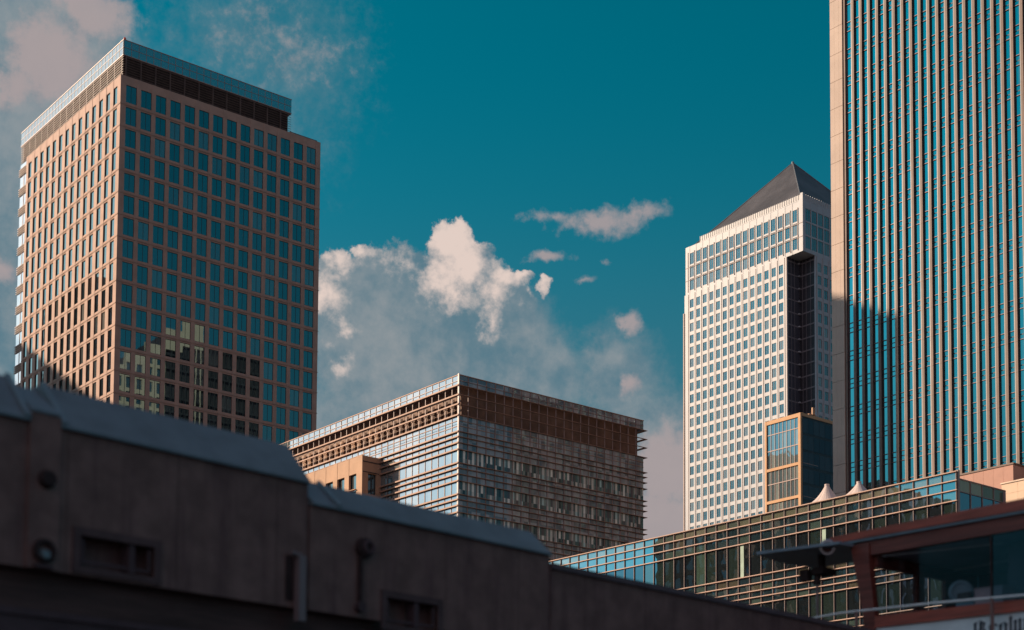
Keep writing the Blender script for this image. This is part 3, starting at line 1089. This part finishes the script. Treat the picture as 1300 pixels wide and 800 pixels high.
for i in range(n):
    u = GL - i * step
    mb = MB()
    gx.box(mb, u - .03, u + .03, -.06, .045, 5, 33.7)
    if i % 3 != 1:
        gx.box(mb, u - .09, u + .09, .0, .046, 32.2, 33.7)
    part('mullion', mb, MULLD, GS)
for u in (GL - 24.9, GL - 13.6 - 1.0):
    mb = MB()
    gx.box(mb, u - .22, u + .22, .0, .049, 27.9, 31.1)
    part('column_casing', mb, GREENP, GS)
mb = MB()
mb.box(GX + .1, GX + .35, GY - .12, GY + .1, 5, 33.9)
part('corner_post', mb, RIB, GS)
mb = MB()                                                 # end face with glass balustrade
for i in range(4):
    x0 = GX + .36 + i * 1.75
    mb.face([(x0, GY + .06, 32.1), (x0 + 1.75, GY + .06, 32.1), (x0 + 1.75, GY + .06, 33.15), (x0, GY + .06, 33.15)], 0)
    mb.face([(x0, GY + .06, 28.5), (x0 + 1.75, GY + .06, 28.5), (x0 + 1.75, GY + .06, 32.1), (x0, GY + .06, 32.1)], 1)
mb.box(GX + .36, GX + 22, GY + .08, GY + .69, ZG, 28.5, 1)
ef = part('end_glazing', mb, [G_RAIL, G_GSW], GS)
mb = MB()
for i in range(5):
    x0 = GX + .36 + i * 1.75
    mb.box(x0 - .04, x0 + .04, GY - .02, GY + .055, 28.5, 33.2)
mb.box(GX + .36, GX + 7.4, GY - .03, GY + .055, 33.15, 33.23)
mb.box(GX + .36, GX + 7.4, GY - .02, GY + .056, 32.05, 32.12)
mb.tube((GX + 7.0, GY - .1, 28.5), (GX + 7.0, GY - .1, 33.0), .11)
part('glazing_bar', mb, MULL, ef, GS)
mb = MB()
mb.box(GX + 1, GX + 21.9, GY + .8, GY1, 31.62, 31.8)
part('roof', mb, ROOFM, GS)


def tent(px, py, z, rx_, ry_, h, label):
    t = thing('tent_canopy', label, 'canopy', px, py, group='tents on the terrace roof')
    mb = MB()
    n, k = 32, 12
    prev = None
    for i in range(k + 1):
        s = i / k
        rr = .07 + .93 * s
        hh = h * (1 - s) ** 2.0
        ring = []
        for j in range(n):
            a = 2 * math.pi * j / n
            sq = 1 + .18 * abs(math.sin(2 * a)) * s
            fold = 1 - .04 * (1 if j % 4 == 0 else 0) * (1 - s)
            ring.append((px + rx_ * rr * sq * math.cos(a) * fold, py + ry_ * rr * sq * math.sin(a) * fold, z + hh - .18 * abs(math.cos(2 * a)) * s))
        if prev:
            for j in range(n):
                mb.face([prev[j], prev[(j + 1) % n], ring[(j + 1) % n], ring[j]])
        prev = ring
    part('fabric', mb, TENT, t, smooth=True)
    mb = MB()
    mb.tube((px, py, z + h - .12), (px, py, z + h + .1), rx_ * .10, rx_ * .10, 14)
    part('cap_ring', mb, TENT, t)
    mb = MB()
    mb.tube((px, py, 31.8), (px, py, z + h - .2), .09)
    part('mast', mb, CHROME, t)


tent(128, 105.15, 37.3, 2.6, 2.6, 2.3, 'white pointed tent canopy beside the dark side of the orange framed block')
tent(128, 100.95, 37.3, 2.6, 2.6, 1.8, 'white pointed tent canopy directly under the fins of the teal tower')

# ------------------------------------------------------------------ towers outside the picture: they shade the foreground and stand mirrored in the glass
def city_tower(x0, x1, y0, y1, z1, label, stone, name='city_tower'):
    t = thing(name, label, 'tower', x0, y0)
    mb = MB()
    mb.box(x0 + .5, x1 - .5, y0 + .5, y1 - .5, ZG, z1 - .3)
    part('core', mb, G_CITY, t)
    mb = MB()
    nx, ny = int((x1 - x0) / 3.2), int((y1 - y0) / 3.2)
    for i in range(nx + 1):
        x = x0 + i * (x1 - x0 - 1.2) / nx
        for (ya, yb) in ((y0, y0 + .6), (y1 - .6, y1)):
            mb.box(x, x + 1.2, ya, yb, ZG, z1)
    for i in range(1, ny):
        y = y0 + i * (y1 - y0 - 1.2) / ny
        for (xa, xb) in ((x0, x0 + .6), (x1 - .6, x1)):
            mb.box(xa, xb, y, y + 1.2, ZG, z1)
    z = ZG
    while z < z1:
        mb.box(x0 + .05, x1 - .05, y0 + .05, y1 - .05, z, min(z + 1.1, z1 - .05))
        z += 4.0
    part('wall', mb, stone, t)


city_tower(74.8, 94.5, 261.7, 290, 147.8, 'brown stone tower standing past the left end of the louvre topped tower', BRICKB)
city_tower(4, 53, 429, 465, 172, 'broad brown stone tower farthest away past the picture edge', mat('pink brown city stone', (.62, .42, .34), .85, var=.1, scale=.2))
city_tower(-72, -15, 95, 120, 60, 'low broad brown block across the dock from the boat', BRICKB)
city_tower(-30, 0, 178, 232, 70, 'dark brown office block mirrored in the long low glass building', mat('dark city stone', (.12, .10, .09), .85, var=.2, scale=.2))

# ------------------------------------------------------------------ railway viaduct in the foreground
VR = math.radians(6.99)
VD = thing('viaduct', 'dark stained concrete viaduct parapet with stepped slate coping across the foreground', 'viaduct', 7.37, 19.52, z=0, rz=VR)
BASE[VD] = Vector((0, 0, -CZ))                            # its parts use s along the wall, y away from the eye, z relative to the eye
S0, S1 = -9.0, 30.0
TH = .75
mb = MB()


def wallseg(a, b_, top):
    cuts = [(1.08, 2.35, 3.83, 4.34), (6.53, 7.76, 3.67, 4.19)]
    s = a
    for (c0, c1_, z0, z1) in cuts:
        if c0 > a and c1_ < b_:
            mb.box(s, c0, 0, TH, 3.75, top)
            if z0 > 3.75:
                mb.box(c0, c1_, 0, TH, 3.75, z0)
            mb.box(c0, c1_, 0, TH, z1, top)
            mb.box(c0, c1_, .28, TH, max(z0, 3.76), z1)
            s = c1_
    mb.box(s, b_, 0, TH, 3.75, top)


wallseg(S0, .352, 5.665)
wallseg(.80, 4.985, 5.665)
wallseg(5.03, 10.42, 5.355)
wallseg(10.45, S1, 5.13)
mb.box(.352, .80, -.05, TH, 3.75, 5.80)
mb.box(4.985, 5.03, .06, TH, 3.75, 5.36)
mb.box(10.42, 10.45, .06, TH, 3.75, 5.13)
part('parapet', mb, CONC, VD)


def coping(a, b_, z, h, back, trim=(1, 1)):
    c = MB()
    c.prism([(-.07, z + .002), (-.07, z + .035), (back, z + h), (TH, z + h), (TH, z + .002)], a, b_, 'x')
    o = part('coping', c, SLATE, VD)
    t = MB()
    k = h / (back + .07)
    for f_, s in zip(trim, (a, b_ - .085)):
        if f_:
            t.prism([(-.075, z + .045), (back, z + h + .012), (back, z + h + .05), (-.085, z + .085)], s, s + .085, 'x')
    if t.f:
        part('trim', t, SLATEL, o, VD)


coping(S0, .345, 5.667, .70, .52, (0, 1))
coping(.79, 4.98, 5.667, .70, .52, (1, 0))
coping(.365, .77, 5.803, .50, .60, (0, 0))
coping(5.04, 5.60, 5.357, .50, .46, (0, 1))
coping(5.605, 10.41, 5.357, .50, .46, (0, 0))
mb = MB()
mb.box(10.43, S1, -.06, TH, 5.132, 5.235)
part('coping', mb, mat('purple grey coping', (.115, .095, .105), .8, var=.15, scale=2), VD)
mb = MB()
mb.box(S0, S1, .22, 6.5, 3.22, 3.74)
part('deck_girder', mb, GIRD, VD)
mb = MB()
mb.box(S0, S1, .02, .5, 2.55, 3.20)
mb.box(S0, S1, -.02, .6, 3.12, 3.21)
part('lower_girder', mb, GIRDL, VD)
mb = MB()
mb.box(S0, S1, 6.0, 6.5, 3.75, 4.9)
part('far_parapet', mb, CONC, VD)
for s in (-4.0, 9.0, 22.0):
    mb = MB()
    mb.tube((s, 1.2, ZG - 6), (s, 1.2, 2.54), .55, .5, 20)
    mb.tube((s, 5.2, ZG - 6), (s, 5.2, 2.54), .55, .5, 20)
    mb.box(s - .7, s + .7, .55, 5.9, 2.3, 3.215)
    part('pier', mb, CONC, VD)
for (a, b_, z0, z1, dv) in ((1.08, 2.35, 3.83, 4.34, 1.90), (6.53, 7.76, 3.67, 4.19, 7.2)):
    mb = MB()
    mb.box(a - .05, b_ + .05, -.03, -.002, z1 - .05, z1 + .06)
    mb.box(a - .05, a + .06, -.03, -.002, z0 - .05, z1 - .05)
    mb.box(b_ - .06, b_ + .05, -.03, -.002, z0 - .05, z1 - .05)
    mb.box(a + .06, b_ - .06, -.03, -.002, z0 - .05, z0 + .04)
    v_ = part('vent', mb, GIRDV, VD)
    mb = MB()
    mb.box(a + .10, b_ - .10, .02, .05, z0 + .10, z0 + .14)
    mb.box(a + .10, a + .14, .02, .05, z0 + .14, z1 - .09)
    mb.box(b_ - .14, b_ - .10, .02, .05, z0 + .14, z1 - .09)
    mb.box(dv, dv + .09, .0, .2, z0 + .06, z1 - .06)
    part('divider', mb, GIRDL, v_, VD)
mb = MB()                                                 # pale downpipe
mb.box(4.74, 4.87, -.14, -.02, 3.54, 4.53)
mb.tube((4.62, -.09, 4.56), (4.80, -.09, 4.53), .035)
mb.box(4.58, 4.72, -.02, -.002, 3.85, 4.52, 1)
part('downpipe', mb, [STEELG, BLACKM], VD)
mb = MB()
mb.tube((6.10, -.10, 4.85), (6.10, -.002, 4.85), .15, .17, 20)
mb.torus((6.13, -.11, 4.86), (0, -1, .1), .09, .03, 18, 8, 1)
mb.tube((6.02, -.03, 4.72), (6.02, -.03, 3.99), .045)
mb.tube((6.02, -.10, 3.91), (6.02, -.002, 3.91), .085, .09, 16, 1)
part('wall_light', mb, [BLACKM, GIRDL], VD)
mb = MB()
mb.tube((.60, -.14, 4.94), (.60, -.052, 4.94), .10, .13, 18)
part('cable_boss', mb, BLACKM, VD)
mb = MB()
mb.torus((.57, -.10, 3.98), (0, -1, 0), .13, .04, 20, 8, 0)
mb.tube((.57, -.16, 3.93), (.57, -.052, 3.93), .055, .08, 14, 1)
mb.box(.44, .69, -.12, -.052, 3.755, 3.80, 2)
part('wall_light', mb, [BLACKM, SLATEL, GIRDL], VD)

# ------------------------------------------------------------------ moored boat with its wheelhouse
HX = 28.81
BT = thing('houseboat', 'moored boat with red brown timber wheelhouse, raked post, steel rail and lettered side panel', 'boat', HX, 18.0)
HY, HE = 22.5, 8.0
mb = MB()                                                 # roof with sheer
for k in range(1):
    mb.prism([(23.59, 7.49), (23.59, 7.64), (18.4, 7.665), (HE, 7.70), (HE, 7.42), (18.4, 7.425)], HX, HX + 4.6, 'x')
rf = part('roof', mb, WOOD, BT)
mb = MB()
mb.prism([(23.5, 7.43), (23.5, 7.487), (18.4, 7.423), (HE, 7.418), (HE, 7.36), (18.4, 7.365)], HX + .03, HX + 4.5, 'x')
part('roof_lip', mb, SLB, rf, BT)
mb = MB()
mb.prism([(22.9, 7.08), (22.9, 7.40), (18.4, 7.363), (HE, 7.358), (HE, 7.0), (18.4, 7.04)], HX + .10, HX + .30, 'x')
mb.prism([(22.9, 7.08), (22.9, 7.40), (18.4, 7.363), (HE, 7.358), (HE, 7.0), (18.4, 7.04)], HX + 4.2, HX + 4.4, 'x')
part('roof_beam', mb, WOODD, BT)
mb = MB()
mb.box(HX + .31, HX + 4.19, HE, 22.6, 7.10, 7.16)
cl = part('ceiling', mb, mat('slate ceiling', (.55, .60, .66), .6, var=.1), BT)
mb = MB()
mb.tube((HX + .36, 22.35, 7.06), (HX + 1.15, 19.7, 7.06), .024)
mb.tube((HX + 3.1, 22.3, 7.06), (HX + 2.8, 19.0, 7.06), .02)
part('conduit', mb, PALEM, cl, BT)
mb = MB()
mb.prism([(23.03, 7.36), (22.50, 7.36), (22.50, 6.86), (22.35, 5.62), (22.35, 4.4), (22.62, 4.4), (22.70, 5.74)], HX + .06, HX + .24, 'x')
part('corner_post', mb, WOODD, BT)
mb = MB()
mb.prism([(22.34, 5.36), (22.34, 5.63), (18.4, 5.53), (HE, 5.4), (HE, 5.1), (18.4, 5.285)], HX + .04, HX + .22, 'x')
part('sill_beam', mb, WOOD, BT)
mb = MB()                                                 # lettered panel and hull below it
mb.prism([(22.34, 5.355), (18.4, 5.28), (HE, 5.09), (HE, 2.6), (22.34, 2.6)], HX + .10, HX + .16, 'x')
pn = part('side_panel', mb, PANEL, BT)
# blackletter name: broken strokes with diamond feet, cut as thin raised letters
LM = MB()


def stroke(y, z, pts, w):
    for (a, b_) in zip(pts[:-1], pts[1:]):
        ax, az_, bx_, bz = a[0], a[1], b_[0], b_[1]
        LM.prism([(y - ax, z + az_), (y - ax - w, z + az_ + w * .25), (y - bx_ - w, z + bz + w * .25), (y - bx_, z + bz)], HX + .085, HX + .098, 'x')


def diamond(y, z, a, b_, r):
    LM.prism([(y - a - r, z + b_), (y - a, z + b_ + r * 1.1), (y - a + r, z + b_), (y - a, z + b_ - r * 1.1)], HX + .083, HX + .097, 'x')


ty, tz = 19.83, 4.84


def stem(o, h, w=.055):
    stroke(ty, tz + base, [(o, .03), (o, h)], w)
    diamond(ty, tz + base, o + w / 2, .02, .045)
    diamond(ty, tz + base, o + w / 2 + .005, h, .045)


base = 0.0
stem(.10, .30)                                            # B
stem(.24, .29, .05)
stroke(ty, tz, [(.10, .30), (.22, .36), (.34, .30), (.30, .20), (.15, .17)], .045)
stroke(ty, tz, [(.30, .18), (.37, .10), (.30, .0), (.10, .0), (-.02, .05)], .05)
diamond(ty, tz, -.02, .05, .05)
base = .01
stem(.48, .20, .05)                                       # r
stroke(ty, tz + .01, [(.50, .20), (.60, .24), (.64, .19)], .05)
stem(.73, .19, .05)                                       # o
stem(.86, .19, .05)
stroke(ty, tz + .01, [(.73, .20), (.82, .25), (.89, .20)], .045)
stroke(ty, tz + .01, [(.75, .02), (.82, -.03), (.88, .02)], .045)
base = .03
stem(.98, .31, .05)                                       # w
stem(1.09, .22, .05)
stem(1.20, .24, .05)
stroke(ty, tz + .03, [(1.0, .0), (1.07, -.04), (1.13, .0), (1.2, -.03)], .045)
base = .045
stem(1.33, .22, .05)                                      # n
stem(1.45, .22, .05)
stroke(ty, tz + .045, [(1.35, .22), (1.42, .27), (1.48, .22)], .045)
part('lettering', LM, INK, pn, BT)
mb = MB()
mb.prism([(26.5, 1.2), (26.9, 2.6), (22.34, 2.6), (HE, 2.6), (HE, ZG - 2.2), (25.5, ZG - 2.2)], HX + .05, HX + 4.5, 'x')
part('hull', mb, BLACKM, BT)
mb = MB()
mb.box(HX + .06, HX + 4.4, 22.36, 26.6, 2.602, 2.75)
part('foredeck', mb, WOODD, BT)
mb = MB()
mb.box(HX + .25, HX + 4.3, HE, 22.2, 5.0, 5.08)
mb.box(HX + 4.191, HX + 4.3, HE, 22.39, 2.76, 7.2)
mb.box(HX + .3, HX + 4.2, HE, HE + .1, 2.75, 7.0)
mb.box(HX + 1.2, HX + 1.3, HE, 19.6, 5.08, 7.05)
part('cabin_wall', mb, mat('dark cabin wall', (.12, .09, .095), .7), BT)
mb = MB()                                                 # end wall with its windows
mb.box(HX + .25, HX + 4.2, 22.40, 22.52, 6.80, 7.08)
mb.box(HX + .25, HX + 4.2, 22.40, 22.52, 2.76, 5.60)
mb.box(HX + 1.72, HX + 2.02, 22.40, 22.52, 5.60, 6.80)
mb.box(HX + 2.86, HX + 4.2, 22.40, 22.52, 5.60, 6.80)
ew = part('end_wall', mb, WOODD, BT)
for (a, b_) in ((.25, 1.72), (2.02, 2.86)):
    mb = MB()
    mb.box(HX + a, HX + b_, 22.45, 22.47, 5.60, 6.80)
    part('window', mb, G_CLEAR, ew, BT)
for (a, b_, gm) in ((22.36, 19.32, G_CLEAR), (19.28, 17.2, G_DOOR), (17.15, 14, G_DOOR)):
    mb = MB()
    mb.prism([(a, 5.6), (a, 7.07), (b_, 7.03), (b_, 5.5)], HX + .13, HX + .145, 'x')
    part('window', mb, gm, BT)
mb = MB()
mb.box(HX + .11, HX + .17, 19.28, 19.32, 5.5, 7.04)
mb.box(HX + .11, HX + .17, 17.15, 17.2, 5.5, 7.04)
part('window_post', mb, BLACKM, BT)
mb = MB()                                                 # steel rail
pts = [(24.3, 5.73), (23.0, 5.755), (20.5, 5.67), (18.4, 5.565), (14, 5.35), (HE, 5.1)]
for a, b_ in zip(pts[:-1], pts[1:]):
    mb.tube((HX - .25, a[0], a[1]), (HX - .25, b_[0], b_[1]), .028, None, 10)
rl = part('railing', mb, PALEM, BT)
for (y, zt) in ((22.63, 5.74), (19.05, 5.60), (15.4, 5.42), (11.8, 5.25)):
    mb = MB()
    mb.tube((HX - .25, y, zt), (HX - .22, y, 2.75), .04, .045, 10)
    mb.tube((HX - .22, y, 2.80), (HX + .1, y, 2.80), .04, None, 8)
    part('rail_post', mb, mat('rusty rail post', (.20, .12, .11), .5), rl, BT)
mb = MB()                                                 # visor over the foredeck
mb.prism([(HX - .95, 25.05), (HX - .45, 22.95), (HX + 1.6, 22.95), (HX + 1.5, 25.25), (HX + .3, 25.35)], 7.33, 7.40, 'z')
vs = part('visor', mb, SLB, BT)
mb = MB()
mb.box(HX + .2, HX + .32, 24.0, 24.12, 7.0, 7.33)
mb.box(HX + .05, HX + .55, 23.85, 24.2, 6.84, 7.0)
part('floodlight', mb, BLACKM, vs, BT)
mb = MB()
mb.torus((HX - .30, 23.42, 7.34), (-.75, -.65, -.15), .15, .045, 26, 10, 0)
mb.tube((HX - .27, 23.44, 7.34), (HX - .05, 23.63, 7.38), .125, .06, 18, 1)
part('horn', mb, [CHROME, mat('dark red horn throat', (.12, .03, .028), .5)], BT)
mb = MB()
mb.tube((HX + .2, 24.15, 2.75), (HX + .2, 24.15, 6.85), .035, .035, 10)
mb.tube((HX + .2, 24.15, 6.62), (HX + .2, 24.15, 6.95), .10, .07, 14, 1)
mb.box(HX + .02, HX + .20, 24.3, 24.55, 6.72, 7.0, 1)
part('mast', mb, [STEELG, BLACKM], BT)
# things inside the wheelhouse
HC = thing('helm_chair', 'round backed dark chair seen through the wheelhouse window of the boat', 'chair', HX + .75, 20.35, z=5.08 + CZ)
mb = MB()
cx_, cy_ = HX + .75, 20.35
mb.torus((cx_, cy_ + .15, 6.02), (-.8, -.6, 0), .22, .06, 22, 10)
mb.tube((cx_ + .03, cy_ + .17, 6.02), (cx_ - .03, cy_ + .13, 6.02), .22, .22, 20)
part('backrest', mb, mat('blue grey leather', (.12, .17, .20), .4), HC)
mb = MB()
mb.box(cx_ - .28, cx_ + .28, cy_ - .35, cy_ + .10, 5.62, 5.74)
part('seat', mb, mat('blue grey seat', (.10, .15, .18), .4), HC)
mb = MB()
mb.tube((cx_, cy_ - .1, 5.082), (cx_, cy_ - .1, 5.62), .06)
part('pedestal', mb, BLACKM, HC)
mb = MB()
for s in (-.30, .24):
    mb.box(cx_ + s, cx_ + s + .06, cy_ - .3, cy_ + .05, 5.742, 5.95)
part('armrest', mb, BLACKM, HC)
BXX = thing('equipment_case', 'pinkish beige case standing by the wheelhouse window, right of the round chair', 'case', HX + .6, 19.5, z=5.08 + CZ)
mb = MB()
mb.box(HX + .45, HX + .95, 19.25, 19.95, 5.082, 5.95)
part('body', mb, mat('pinkish case', (.34, .22, .22), .6), BXX)
mb = MB()
mb.box(HX + .44, HX + .96, 19.24, 19.96, 5.952, 5.99)
mb.tube((HX + .7, 19.45, 6.03), (HX + .7, 19.75, 6.03), .015)
mb.tube((HX + .7, 19.45, 5.99), (HX + .7, 19.45, 6.03), .012)
mb.tube((HX + .7, 19.75, 5.99), (HX + .7, 19.75, 6.03), .012)
part('lid', mb, mat('case lid', (.30, .20, .20), .5), BXX)
